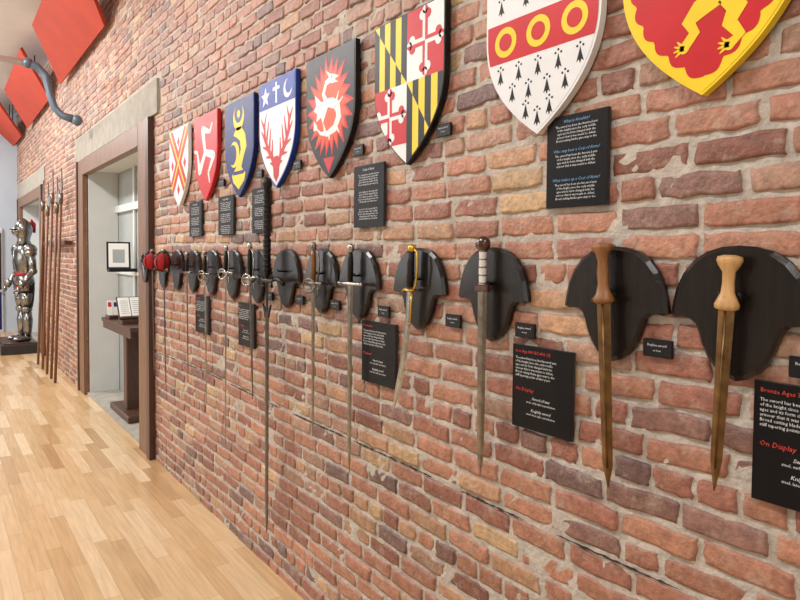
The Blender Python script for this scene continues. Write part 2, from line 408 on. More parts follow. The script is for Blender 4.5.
def ribbon(cl,wd):
    Lf=[];Rt=[]
    for i,(x,z) in enumerate(cl):
        a=cl[max(i-1,0)];c_=cl[min(i+1,len(cl)-1)]; dx,dz=c_[0]-a[0],c_[1]-a[1]; l=math.hypot(dx,dz)
        Lf.append((x-dz/l*wd[i]/2,z+dx/l*wd[i]/2)); Rt.append((x+dz/l*wd[i]/2,z-dx/l*wd[i]/2))
    return Lf+Rt[::-1]
# 1 saltire
s=Shield('p_white','p_white')
s.p(strip((-0.24,0.60),(0.24,0.02),0.10),'p_red',1); s.p(strip((0.24,0.60),(-0.24,0.02),0.10),'p_red',1.5)
s.p(strip((-0.24,0.60),(0.24,0.02),0.020),'p_yellow',2); s.p(strip((0.24,0.60),(-0.24,0.02),0.020),'p_yellow',2.4)
for dx,dz in((0,0.46),(0,0.12),(-0.14,0.3),(0.14,0.3)):
    s.p(xf([(0,0.04),(0.03,0),(0,-0.04),(-0.03,0)],dx=dx,dz=dz),'p_red',1)
s.obj('heraldic_shield',(SX[0],YS,SZ[0]))
# 2 triskelion (three bent legs)
s=Shield('p_red','p_red')
for k in range(3):
    A_=k*2*math.pi/3+0.2; kw=dict(ang=A_,s=1.12,dz=0.31)
    s.p(xf(strip((0,-0.005),(-0.015,0.135),0.036,0.048),**kw),'p_white',1+0.25*k)
    s.p(xf(circ(-0.012,0.138,0.023,14),**kw),'p_white',1.1+0.25*k)
    s.p(xf(strip((-0.012,0.142),(0.098,0.088),0.042,0.020),**kw),'p_white',1.2+0.25*k)
    s.p(xf([(0.085,0.082),(0.105,0.082),(0.150,0.122),(0.143,0.132),(0.098,0.104)],**kw),'p_white',1.3+0.25*k)
    s.p(xf(circ(-0.012,0.138,0.010,10),**kw),'p_yellow',2.4); s.p(xf(strip((0.085,0.08),(0.097,0.10),0.007),**kw),'p_yellow',2.5)
s.obj('heraldic_shield',(SX[1],YS,SZ[1]))
# 3 blue gold
s=Shield('p_navy','p_navy')
def crescent(cx,cz,r,ang,th=0.55,n=16):
    o=[];i_=[]
    for k in range(n+1):
        a=math.pi*(-0.75+1.5*k/n)-math.pi/2
        o.append((r*math.cos(a),r*math.sin(a)))
        i_.append((r*(1-th*math.sin(math.pi*k/n))*math.cos(a),r*(1-th*math.sin(math.pi*k/n))*math.sin(a)))
    return xf(o+i_[::-1],ang=ang,dx=cx,dz=cz)
s.p(crescent(0,0.46,0.08,0),'p_yellow',1,False); s.p(circ(0,0.475,0.022),'p_yellow',1)
body=[(-0.035,0.40),(0.035,0.40),(0.095,0.35),(0.115,0.28),(0.07,0.22),(0.04,0.17),(0.10,0.13),(0.08,0.09),(0.0,0.045),(-0.08,0.09),(-0.10,0.13),(-0.04,0.17),(-0.005,0.21),(0.035,0.27),(0.02,0.32),(-0.02,0.34),(-0.075,0.36)]
s.p(body,'p_yellow',1); s.p(crescent(-0.065,0.25,0.075,math.pi/2),'p_yellow',1.5,False); s.p(strip((-0.08,0.14),(0.08,0.14),0.02),'p_navy',2)
s.obj('heraldic_shield',(SX[2],YS,SZ[2]))
# 4 blue chief + red antlers
s=Shield('p_white','p_blue')
s.p(rect(-0.25,0.25,0.415,0.56),'p_blue',1)
star=[(0.055*(1 if k%2==0 else 0.42)*math.cos(math.pi/2+k*math.pi/5),0.055*(1 if k%2==0 else 0.42)*math.sin(math.pi/2+k*math.pi/5)) for k in range(10)]
s.p(xf(star,dx=-0.13,dz=0.478),'p_white',2,False)
s.p(rect(-0.009,0.009,0.43,0.535),'p_white',2); s.p(rect(-0.04,0.04,0.495,0.512),'p_white',2.4)
s.p(crescent(0.13,0.478,0.046,-0.8),'p_white',2,False)
for f in (False,True):
    kw=dict(flip=f)
    s.p(xf(ribbon([(0.015,0.10),(0.05,0.16),(0.10,0.205),(0.14,0.27),(0.145,0.33),(0.12,0.395)],[0.034,0.03,0.028,0.026,0.02,0.006]),**kw),'p_red',1,False)
    for a,b_ in(((0.05,0.16),(0.045,0.25)),((0.085,0.195),(0.065,0.31)),((0.12,0.24),(0.09,0.35)),((0.13,0.25),(0.182,0.31)),((0.10,0.205),(0.165,0.225)),((0.06,0.165),(0.125,0.165)),((0.145,0.32),(0.185,0.375))):
        s.p(xf(strip(a,b_,0.024,0.006),**kw),'p_red',1.5)
s.p([(0,0.03),(0.03,0.06),(0.035,0.11),(0.075,0.13),(0.03,0.14),(0.02,0.16),(-0.02,0.16),(-0.03,0.14),(-0.075,0.13),(-0.035,0.11),(-0.03,0.06)],'p_red',2,False)
s.obj('heraldic_shield',(SX[3],YS,SZ[3]))
# 5 black with flames and white dragon
s=Shield('p_black','p_black')
fl=[]
for k in range(44):
    a=2*math.pi*k/44; r=(0.205 if k%2==0 else 0.145)*random.uniform(0.92,1.04); fl.append((r*math.cos(a+0.06*(k%2)),0.31+1.15*r*math.sin(a+0.06*(k%2))))
s.p(fl,'p_red',1,False)
fl2=[(x*0.86,0.31+(z-0.31)*0.86) for x,z in fl]; s.p(fl2,'p_orange',1.6,False)
W='p_white'
s.p(ribbon([(-0.115,0.235),(-0.075,0.205),(-0.015,0.195),(0.05,0.21),(0.085,0.255),(0.075,0.305),(0.025,0.325),(-0.025,0.335),(-0.05,0.375),(-0.025,0.42),(0.02,0.43)],[0.004,0.014,0.026,0.036,0.042,0.044,0.046,0.036,0.026,0.026,0.03]),W,2.4,False)
s.p([(0.005,0.445),(0.03,0.45),(0.085,0.43),(0.05,0.422),(0.08,0.405),(0.02,0.41),(0.0,0.42)],W,2.6,False)        # head, open jaws
s.p([(0.0,0.44),(-0.03,0.475),(0.02,0.45)],W,2.7,False)                                                         # horn
s.p([(0.0,0.335),(-0.07,0.345),(-0.13,0.385),(-0.115,0.335),(-0.14,0.315),(-0.105,0.295),(-0.115,0.262),(-0.07,0.275),(-0.055,0.245),(-0.01,0.31)],W,2.2,False) # wing
for a,b_ in(((0.05,0.29),(0.12,0.335)),((0.05,0.30),(0.085,0.365)),((-0.03,0.20),(-0.05,0.245)),((0.0,0.20),(0.005,0.165)),((0.06,0.22),(0.09,0.185))): s.p(strip(a,b_,0.022,0.004),W,2.5,False)
s.p([(-0.105,0.24),(-0.135,0.27),(-0.14,0.225),(-0.11,0.225)],W,2.5,False)
s.p(circ(0.025,0.436,0.004,8),'p_black',3.2)
s.p([(0,0.02),(0.05,0.09),(-0.05,0.09)],'p_red',1)
s.obj('heraldic_shield',(SX[4],YS,SZ[4]))
# 6 quartered
s=Shield('p_white','p_black',0.005)
W2=SW/2; mz=0.30
def calvert(x0,x1,z0,z1):
    n=6; w=(x1-x0)/n
    dg=lambda x: z1-(x-x0)/(x1-x0)*(z1-z0)
    for i in range(n):
        a=x0+i*w;b_=a+w
        c1,c2=('p_yellow','p_black') if i%2==0 else ('p_black','p_yellow')
        s.p([(a,dg(a)),(b_,dg(b_)),(b_,z1),(a,z1)],c1,1); s.p([(a,z0),(b_,z0),(b_,dg(b_)),(a,dg(a))],c2,1)
def cross(x0,x1,z0,z1):
    mx,mzz=(x0+x1)/2,(z0+z1)/2; hx,hz=(x1-x0)/2,(z1-z0)/2
    s.p(rect(x0,mx,mzz,z1),'p_red',1); s.p(rect(mx,x1,z0,mzz),'p_red',1)
    s.p(rect(x0,mx,z0,mzz),'p_white',1); s.p(rect(mx,x1,mzz,z1),'p_white',1)
    t=0.014
    for sx in(-1,1):
        for sz in(-1,1):
            col='p_red' if sx*sz>0 else 'p_white'
            def R(a,b_,c,d): s.p(rect(min(mx+sx*a,mx+sx*b_),max(mx+sx*a,mx+sx*b_),min(mzz+sz*c,mzz+sz*d),max(mzz+sz*c,mzz+sz*d)),col,2)
            R(0,hx*0.82,0,t); R(0,t,t,hz*0.82)
            def Q(cx,cz,r):
                q=clip(circ(cx,cz,r,16),rect(mx,mx+hx,mzz,mzz+hz) if (sx>0 and sz>0) else rect(mx-hx,mx,mzz,mzz+hz) if (sx<0 and sz>0) else rect(mx,mx+hx,mzz-hz,mzz) if (sx>0) else rect(mx-hx,mx,mzz-hz,mzz))
                if len(q)>2: s.p(q,col,2.3)
            for r_,o in((0.017,0.016),):
                Q(mx+sx*hx*0.70,mzz+sz*o,r_); Q(mx+sx*o,mzz+sz*hz*0.72,r_)
            Q(mx+sx*hx*0.85,mzz,0.015); Q(mx,mzz+sz*hz*0.85,0.015)
calvert(-W2,0,mz,SH); cross(0,W2,mz,SH); cross(-W2,0,0.08,mz); calvert(0,W2,0.0,mz)
s.obj('heraldic_shield',(SX[5],YS,SZ[5]))
# 7 ermine with fess
s=Shield('p_white','p_white')
s.p(rect(-0.25,0.25,0.235,0.355),'p_red',1)
for x in(-0.13,0.0,0.13):
    s.p(circ(x,0.295,0.045,24),'p_yellow',2); s.p(circ(x,0.295,0.026,24),'p_red',3)
tail=[(0,0.022),(0.006,0.0),(0.015,-0.028),(0.005,-0.02),(0,-0.034),(-0.005,-0.02),(-0.015,-0.028),(-0.006,0.0)]
rows=[(0.515,(-0.15,-0.05,0.05,0.15)),(0.46,(-0.1,0,0.1)),(0.405,(-0.15,-0.05,0.05,0.15)),(0.195,(-0.15,-0.075,0.0,0.075,0.15)),(0.135,(-0.10,-0.035,0.035,0.10)),(0.075,(-0.045,0.045)),(0.05,(0,))]
for z,xs_ in rows:
    for x in xs_:
        s.p(xf(tail,dx=x,dz=z,s=0.8),'p_black',1)
        for dx,dz in((-0.010,0.020),(0.010,0.020),(0,0.028)): s.p(circ(x+dx,z+dz,0.0036,6),'p_black',1)
s.obj('heraldic_shield',(SX[6],YS,SZ[6]))
# 8 lion
s=Shield('p_yellow','p_yellow',0.006)
base=shield_outline(inset=0.036)
sc=[];dens=[]
for i in range(len(base)):
    a=base[i]; b_=base[(i+1)%len(base)]; n=max(1,int(math.hypot(b_[0]-a[0],b_[1]-a[1])/0.006))
    for k in range(n): dens.append((a[0]+(b_[0]-a[0])*k/n,a[1]+(b_[1]-a[1])*k/n))
acc=0
for i,p in enumerate(dens):
    q=dens[(i+1)%len(dens)]
    amp=0.014*abs(math.sin(acc*math.pi/0.055)); l=math.hypot(q[0]-p[0],q[1]-p[1]); acc+=l
    nx,nz_=(q[1]-p[1]),-(q[0]-p[0]); l=l or 1
    sgn=1 if (nx*p[0]+nz_*(p[1]-0.3))>0 else -1
    sc.append((p[0]+sgn*nx/l*amp,p[1]+sgn*nz_/l*amp))
s.p(sc,'p_red',1,False)
Yl='p_yellow'
s.p(ribbon([(0.045,0.20),(0.035,0.24),(0.01,0.29),(-0.005,0.34),(0.0,0.38)],[0.05,0.062,0.058,0.075,0.06]),Yl,2,False)
mane=[((0.052 if k%2==0 else 0.038)*math.cos(k*math.pi/9)-0.01,(0.052 if k%2==0 else 0.038)*math.sin(k*math.pi/9)+0.41) for k in range(18)]
s.p(mane,Yl,2.2,False); s.p([(-0.03,0.43),(-0.075,0.415),(-0.075,0.405),(-0.055,0.40),(-0.072,0.392),(-0.03,0.385)],Yl,2.4,False)
def limb(pts,wd,end):
    s.p(ribbon(pts,wd),Yl,2.3,False); x,z=pts[-1]
    for da in(-0.7,-0.2,0.3,0.8):
        a=end+da; s.p(strip((x,z),(x+0.026*math.cos(a),z+0.026*math.sin(a)),0.012,0.002),Yl,2.5,False)
    s.p(circ(x,z,0.013,10),Yl,2.4,False)
limb([(0.03,0.215),(-0.01,0.195),(-0.035,0.17),(-0.02,0.145),(-0.045,0.115)],[0.05,0.045,0.034,0.026,0.024],math.pi*0.95)
limb([(0.055,0.21),(0.075,0.175),(0.06,0.145),(0.082,0.115),(0.06,0.098)],[0.05,0.046,0.034,0.026,0.024],math.pi*0.95)
limb([(-0.02,0.36),(-0.065,0.355),(-0.09,0.375),(-0.115,0.40)],[0.045,0.028,0.02,0.02],math.pi*0.8)
limb([(-0.02,0.32),(-0.07,0.30),(-0.085,0.275),(-0.12,0.285)],[0.045,0.028,0.02,0.02],math.pi)
s.p(ribbon([(0.065,0.21),(0.105,0.20),(0.12,0.235),(0.095,0.275),(0.085,0.32),(0.115,0.36),(0.10,0.40)],[0.014,0.013,0.012,0.012,0.013,0.014,0.02]),Yl,2.1,False)
s.p([(0.10,0.385),(0.13,0.41),(0.105,0.455),(0.075,0.41)],Yl,2.6,False)
for a,b_ in(((0.02,0.22),(0.05,0.235)),((-0.01,0.30),(0.02,0.31)),((-0.02,0.35),(0.01,0.34)),((0.035,0.19),(0.05,0.17)),((-0.025,0.40),(0.0,0.385))): s.p(strip(a,b_,0.005,0.002),'p_red',3.2,False)
s.p(circ(-0.032,0.417,0.004,8),'p_red',3.2,False)
s.obj('heraldic_shield',(SX[7],YS,SZ[7]))

# ---------------------------------------------------------- plaques
half=[(0,1),(0.12,0.99),(0.24,0.955),(0.34,0.885),(0.42,0.785),(0.475,0.66),(0.50,0.55),(0.515,0.455),(0.475,0.435),(0.42,0.44),(0.36,0.435),(0.315,0.40),(0.285,0.335),(0.26,0.25),(0.215,0.155),(0.15,0.075),(0.07,0.022),(0,0)]
def plaque_outline(w,h): return [(x*w,z*h) for x,z in half]+[(-x*w,z*h) for x,z in half[-2:0:-1]]
def add_plaque(x,zt=1.828,w=0.305,h=0.30):
    b=B(); o=plaque_outline(w,h)
    b.plate(o,-0.001,-0.014,'plaque')
    cz=h*0.55; o2=[(p[0]*0.93,cz+(p[1]-cz)*0.93) for p in o]
    n=len(o); b.add([(p[0],-0.014,p[1]) for p in o]+[(p[0],-0.021,p[1]) for p in o2],[[i,(i+1)%n,n+(i+1)%n,n+i] for i in range(n)]+[list(range(n,2*n))],'plaque')
    for dx in(-0.022,0.022): b.tube([(dx,-0.02,h*0.62),(dx,-0.045,h*0.62),(dx,-0.052,h*0.655)],0.004,'dark_iron')
    b.obj('sword_plaque',(x,-0.009,zt-h))
PX=[-0.70,-1.02,-1.47,-1.85,-2.26,-2.58,-2.94,-3.3,-3.66,-4.02,-4.38,-4.74,-5.1,-5.46]
for x in PX:
    if x>-5.3: add_plaque(x)
b=B(); o=plaque_outline(0.28,0.24); b.plate(o,0,-0.018,'plaque'); b.obj('sword_plaque',(PX[13],-0.052,1.56))

# ---------------------------------------------------------- swords
def blade(b,z0,z1,w0,w1,th,mat,curve=0.0,n=14,tip=0.06,x0=0):
    rings=[]; L=z0-z1
    for i in range(n+1):
        t=i/n; z=z0-L*t; w=w0+(w1-w0)*t
        if t>1-tip/L: w*=max(0.04,(1-t)/(tip/L))**0.7
        cx=x0+curve*t*t
        tt=th*(1-0.5*t)
        rings.append([(cx-w/2,0,z),(cx-w*0.12,-tt/2,z),(cx+w*0.12,-tt/2,z),(cx+w/2,0,z),(cx+w*0.12,tt/2,z),(cx-w*0.12,tt/2,z)])
    b.loft(rings,mat,False)
def put(b,x,zg,y=-0.062,lean=0.0):
    return b.obj('sword',(x,y,zg),rot=(0,lean,0))
b=B()
b.lathe([(0.012,0.112),(0.026,0.108),(0.028,0.10),(0.024,0.09),(0.014,0.075),(0.013,0.05),(0.015,0.03),(0.022,0.015),(0.027,0.004),(0.026,-0.004),(0.018,-0.008)],'bone',16,sy=0.7)
b.ball((0,-0.012,0.02),0.003,'gold'); b.ball((0.01,-0.012,0.008),0.003,'gold'); b.ball((-0.01,-0.012,0.008),0.003,'gold')
blade(b,-0.002,-0.41,0.036,0.025,0.010,'bronze',tip=0.07,n=24); b.tube([(0,-0.003,-0.01),(0,-0.002,-0.36)],0.003,'bronze',6); put(b,PX[0]-0.004,1.695,lean=math.radians(2.4))
b=B()
b.lathe([(0.016,0.145),(0.03,0.142),(0.031,0.133),(0.02,0.12),(0.014,0.10),(0.017,0.07),(0.015,0.04),(0.022,0.015),(0.03,0.004),(0.03,-0.004),(0.02,-0.01)],'hilt_wood',16,sy=0.7)
b.box(-0.035,0.035,-0.009,0.009,-0.006,0.004,'bronze',bev=0.003)
blade(b,-0.002,-0.48,0.042,0.03,0.011,'bronze',tip=0.06,n=24); b.tube([(0,-0.0035,-0.01),(0,-0.0025,-0.43)],0.0035,'bronze',6); put(b,PX[1],1.69,lean=math.radians(-3.0))
b=B(); b.ball((0,0,0.138),(0.029,0.02,0.025),'pommel_brown')
b.lathe([(0.013,0.118),(0.014,0.11),(0.013,0.10),(0.014,0.06),(0.013,0.02),(0.015,0.01)],'grip_white',12,sy=0.8)
for z in(0.115,0.09,0.065,0.04,0.015): b.lathe([(0.0145,z-0.002),(0.0152,z),(0.0145,z+0.002)],'steel_dull',12,sy=0.8)
b.box(-0.03,0.03,-0.01,0.01,-0.012,0.01,'pommel_brown',bev=0.004)
blade(b,-0.01,-0.595,0.042,0.03,0.007,'steel_dull',tip=0.07,n=24); put(b,PX[2],1.70)
b=B(); b.ball((0.004,0,0.15),(0.018,0.014,0.016),'gold')
b.tube([(0.002,0,0.14),(0,0,0.10),(0.002,0,0.06),(0.0,0,0.01)],[0.013,0.014,0.015,0.013],'leather',10)
b.tube([(0.006,0,0.155),(0.035,0,0.14),(0.042,0,0.08),(0.035,0,0.02),(0.02,0,0.0),(-0.035,0,0.0),(-0.042,0,-0.012)],0.0045,'gold',8)
b.ball((0,0,0),(0.03,0.022,0.007),'gold')
blade(b,0,-0.47,0.034,0.038,0.006,'steel',curve=-0.085,tip=0.10,n=24); b.tube([(0.014,0,0),(0.009,0,-0.12)],0.004,'gold',6)
put(b,PX[3],1.675,lean=math.radians(2))
def arming(px,zg,top,tip,guardw=0.09,mat='steel_dull',bw=0.035,grip='leather',lean=0.0,y=-0.062,pom='steel_dull',droop=0.0,rings=False):
    b=B(); g=top
    b.ball((0,0,g-0.018),(0.021,0.013,0.02),pom)
    b.lathe([(0.009,g-0.035),(0.012,g-0.06),(0.013,g*0.5),(0.011,0.01)],grip,12)
    b.tube([(-guardw,0,-droop),(-guardw*0.5,0,-droop*0.3),(0,0,0),(guardw*0.5,0,-droop*0.3),(guardw,0,-droop)],[0.007,0.006,0.009,0.006,0.007],pom,8)
    b.ball((-guardw,0,-droop),0.009,pom,8,6); b.ball((guardw,0,-droop),0.009,pom,8,6)
    if rings:
        pts=[(0.04*math.cos(a),-0.01-0.02*abs(math.sin(a/2)),-0.01-0.03*math.sin(a)) for a in [2*math.pi*i/18 for i in range(19)]]
        b.tube(pts,0.004,pom,6)
        pts=[(0.032*math.cos(a),0.008,-0.04-0.025*math.sin(a)) for a in [2*math.pi*i/18 for i in range(19)]]; b.tube(pts,0.0035,pom,6)
        b.tube([(0.01,0,g-0.03),(0.045,0,g*0.75),(0.055,0,g*0.35),(0.035,0,0)],0.004,pom,6)
    blade(b,0,-tip,bw,bw*0.6,0.007,mat,tip=0.08); return put(b,px,zg,y,lean)
arming(PX[4],1.68,0.165,0.79,0.085,'steel_dull',0.042,pom='steel')
arming(PX[5],1.67,0.185,0.70,0.07,'steel_dull',0.036,grip='hilt_wood',rings=True)
b=B(); b.lathe([(0.006,0.525),(0.02,0.515),(0.027,0.49),(0.018,0.46),(0.016,0.45),(0.019,0.35),(0.020,0.25),(0.016,0.22),(0.019,0.20),(0.017,0.08),(0.014,0.01)],'leather',12)
for k in range(16): b.lathe([(0.020,0.05+k*0.025),(0.0218,0.055+k*0.025),(0.020,0.06+k*0.025)],'leather',10)
b.tube([(-0.19,0,-0.01),(-0.13,0,0.012),(-0.05,0,0),(0,0,0),(0.05,0,0),(0.13,0,0.012),(0.19,0,-0.01)],[0.012,0.008,0.009,0.013,0.009,0.008,0.012],'dark_iron',8)
for sx in(-1,1):
    b.tube([(sx*0.02,0,0),(sx*0.075,-0.01,0.03),(sx*0.08,-0.01,-0.03),(sx*0.02,0,-0.03)],0.006,'dark_iron',6)
    b.plate([(sx*0.012,-0.15),(sx*0.05,-0.12),(sx*0.02,-0.19)],-0.004,0.004,'dark_iron')
M['blade_dark']=pm('blade_dark',(84,76,68),0.32,0.9,0.35,25,0.08)
blade(b,0,-0.18,0.03,0.028,0.012,'dark_iron',tip=0.001); blade(b,-0.16,-1.30,0.050,0.040,0.009,'blade_dark',tip=0.08,n=20); put(b,-3.03,1.666,-0.085)
arming(PX[7],1.67,0.19,0.66,0.09,'blade_dark',0.036,rings=True,lean=math.radians(-3),pom='steel')
arming(PX[8],1.69,0.16,1.03,0.1,'steel_dull',0.034,rings=True,pom='steel',lean=math.radians(0.5))
arming(PX[9],1.67,0.15,0.82,0.08,'steel_dull',0.036,rings=True,lean=math.radians(-1.5))
arming(PX[10],1.67,0.14,0.75,0.07,'blade_dark',0.038,lean=math.radians(-1))
for px,ln in((PX[11],-2.5),(PX[12]+0.06,-3)):
    b=B(); b.ball((0,0,0.135),(0.02,0.016,0.018),'steel_dull'); b.lathe([(0.012,0.12),(0.014,0.07),(0.012,0.0)],'leather',10)
    b.ball((0,-0.01,0.055),(0.06,0.055,0.064),'red_cloth',16,10)
    for k in range(6):
        a=2*math.pi*k/6
        b.tube([(0.015*math.cos(a),-0.01+0.013*math.sin(a),0.13),(0.056*math.cos(a),-0.01+0.052*math.sin(a),0.098),(0.066*math.cos(a),-0.01+0.06*math.sin(a),0.05),(0.048*math.cos(a),-0.01+0.044*math.sin(a),0.0),(0,0,-0.014)],0.003,'dark_iron',6)
    b.tube([(-0.1,0,0.0),(0.1,0,0.0)],0.007,'steel_dull',6)
    blade(b,0,-0.83,0.040,0.028,0.006,'dark_iron',tip=0.07); o=put(b,px,1.68,-0.115,math.radians(ln)); o.name='basket_hilted_sword'
b=B(); b.ball((0,0,0.06),0.012,'steel_dull'); b.lathe([(0.009,0.05),(0.011,0.02),(0.009,0)],'leather'); b.tube([(-0.04,0,0),(0.04,0,0)],0.006,'steel_dull'); blade(b,0,-0.14,0.026,0.018,0.006,'steel_dull',tip=0.05)
o=b.obj('dagger',(PX[13],-0.080,1.72),rot=(0,math.radians(-20),0))

# ---------------------------------------------------------- signs and text
FILL="The sword has been the favoured arm\nof the knight since the early middle\nages and its form changed with the\narmour that it was meant to defeat.\nBroad cutting blades gave way to the\nstiff tapering points of later years\nand the hilt grew bars and rings to\nguard the hand of the swordsman."
def text(parent,body,x,z,size,mat,align='LEFT',y=-0.0125,shear=0.0,sp=1.0):
    c=bpy.data.curves.new('lettering','FONT'); c.body=body; c.size=size; c.align_x=align; c.align_y='TOP'; c.space_line=sp; c.shear=shear; c.resolution_u=1
    c.materials.append(M[mat]); o=bpy.data.objects.new('lettering',c); o.rotation_euler=(math.pi/2,0,0); o.location=(x,y,z); scene.collection.objects.link(o); o.parent=parent
def sign(x0,x1,z0,z1,kind):
    w=x1-x0;h=z1-z0; b=B(); b.box(-w/2,w/2,-0.010,-0.001,0,h,'sign_edge'); b.box(-w/2+0.001,w/2-0.001,-0.0115,-0.010,0.001,h-0.001,'sign')
    o=b.obj('information_sign',((x0+x1)/2,-0.008,z0)); L=-w/2+0.014; S=w/0.215
    if kind==0:
        z=h-0.012
        for hd in("What is Heraldry?","Who may bear a Coat of Arms?","What makes up a Coat of Arms?"):
            text(o,hd,0,z,0.0125*S,'text_blue','CENTER',shear=0.3); z-=0.015
            text(o,"\n".join(FILL.split("\n")[:4+(hd[2]=='a')]),0,z,0.0095*S,'text_white','CENTER',sp=1.05); z-=0.066
    elif kind==1:
        text(o,"Coats of Arms",0,h-0.012,0.014*S,'text_white','CENTER',shear=0.3)
        for k in range(3): text(o,"\n".join(FILL.split("\n")[k:k+5]),0,h-0.035-k*0.07,0.0095*S,'text_white','CENTER')
    else:
        head=kind
        text(o,head[0],L,h-0.012,0.0125*S,'text_red')
        text(o,"\n".join(FILL.split("\n")[:6]),L,h-0.034,0.0095*S,'text_white',sp=1.05)
        text(o,head[1],L,h-0.125,0.015*S,'text_red',shear=0.2)
        z=h-0.15
        for l in head[2]:
            text(o,l[0],0,z,0.0115*S,'text_white','CENTER',shear=0.3); text(o,l[1],0,z-0.014,0.0085*S,'text_white','CENTER'); z-=0.036
disp=[("Sword of war","steel, early style reproduction"),("Knightly sword","steel, later style reproduction")]
sign(-1.255,-1.047,1.938,2.195,0)
sign(-2.305,-2.082,1.914,2.168,1); sign(-3.376,-3.152,1.915,2.16,1); sign(-3.90,-3.65,1.915,2.15,1); sign(-4.46,-4.21,1.915,2.15,1)
sign(-2.235,-1.995,1.28,1.531,("Renaissance","Medieval",disp)); sign(-1.377,-1.148,1.282,1.533,("Iron Age 800 BC-400 CE","On Display",disp))
sign(-0.662,-0.43,1.279,1.538,("Bronze Ages 3000 BC","On Display",disp)); sign(-3.574,-3.348,1.27,1.52,("Rapiers","On Display",disp)); sign(-4.335,-4.08,1.27,1.52,("Broadswords","On Display",disp))
def label(x,z,w=0.078,h=0.044):
    b=B(); b.box(-w/2,w/2,-0.012,-0.001,0,h,'dark',bev=0.002)
    o=b.obj('name_label',(x,-0.009,z-h/2)); text(o,"Replica sword",0,h-0.010,0.009,'text_white','CENTER',y=-0.0125); text(o,"on loan",0,h-0.024,0.007,'text_white','CENTER',y=-0.0125)
for x in(-0.555,-0.893,-1.33,-1.66,-2.08,-2.46,-2.8,-3.15): label(x,1.577)
for x in(-1.722,-2.275,-2.83,-3.28,-3.84): label(x,2.235)

# ---------------------------------------------------------- tilted red panels near ceiling
k2=math.sqrt(0.5)
def slope(x,p,off=0.0): return (x,-p*k2-off*k2,4.05+p*k2-off*k2)
for x0 in(-17.14,-13.39,-9.64,-5.89,-2.14):
    q=[(x0,0.0),(x0+0.94,0.60),(x0+3.54,0.62),(x0+2.74,0.0)]
    if x0<-16.5: q=[(-15.9,0.0),(-15.9,0.60),(x0+3.54,0.62),(x0+2.74,0.0)]
    b=B(); vs=[slope(x,p+0.04,0.02) for x,p in q]+[slope(x,p+0.04,0.06) for x,p in q]
    b.add(vs,[[0,1,2,3],[4,7,6,5],[0,4,5,1],[1,5,6,2],[2,6,7,3],[3,7,4,0]],'panel_red')
    for fx in(0.35,0.65):
        xm=q[0][0]+(q[2][0]-q[0][0])*fx; b.tube([slope(xm,0.3,0.0),(xm,-0.2,H)],0.008,'dark_iron')
    b.obj('red_acoustic_panel')
# ceiling-hung pipe with elbow
b=B(); b.tube([(-7.9,-3.2,3.82),(-7.95,-0.62,3.82)],0.035,'pipe',12); b.tube([(-7.9,-2.2,3.82),(-7.9,-2.2,H)],0.012,'pipe'); b.tube([(-7.93,-1.1,3.82),(-7.93,-1.1,H)],0.012,'pipe')
b.tube([(-7.95,-0.66,3.82),(-7.95,-0.54,3.80),(-7.92,-0.45,3.70),(-7.88,-0.42,3.5),(-7.86,-0.38,3.36),(-7.82,-0.31,3.28),(-7.76,-0.2,3.24)],[0.045,0.045,0.042,0.038,0.038,0.04,0.045],'pipe_grey',12)
b.ball((-7.95,-0.62,3.82),0.055,'pipe_grey'); b.ball((-7.75,-0.18,3.235),(0.055,0.055,0.06),'pipe_grey')
b.obj('ceiling_pipe')

# ---------------------------------------------------------- spears
for i,(x,zt,y) in enumerate([(-9.3,2.45,-0.14),(-9.65,2.35,-0.14),(-10.05,2.5,-0.14),(-10.5,2.35,-0.14),(-11.0,2.45,-0.14)]):
    b=B(); b.tube([(0,y-0.07,0.01),(0,y+0.02,zt)],0.018,'pole_wood',10)
    b.tube([(0,y+0.015,zt-0.12),(0,y+0.02,zt+0.02)],0.026,'steel_dull',10); y-=0.07
    if i%2==0: b.plate([(-0.012,zt),(-0.045,zt+0.08),(0,zt+0.34),(0.045,zt+0.08),(0.012,zt)],y+0.09,y+0.105,'steel')
    else:
        b.plate([(-0.012,zt),(-0.02,zt+0.3),(0,zt+0.36),(0.02,zt+0.3),(0.012,zt)],y+0.09,y+0.105,'steel'); b.plate([(0.01,zt+0.02),(0.16,zt-0.02),(0.19,zt+0.12),(0.14,zt+0.2),(0.01,zt+0.12)],y+0.09,y+0.1,'steel'); b.plate([(-0.01,zt+0.04),(-0.13,zt+0.08),(-0.01,zt+0.11)],y+0.09,y+0.1,'steel')
    b.obj('polearm',(x,0,ZF-0.005))
b=B(); b.box(-11.15,-9.15,-0.105,-0.02,1.9,1.95,'darkwood'); b.obj('polearm_rack')

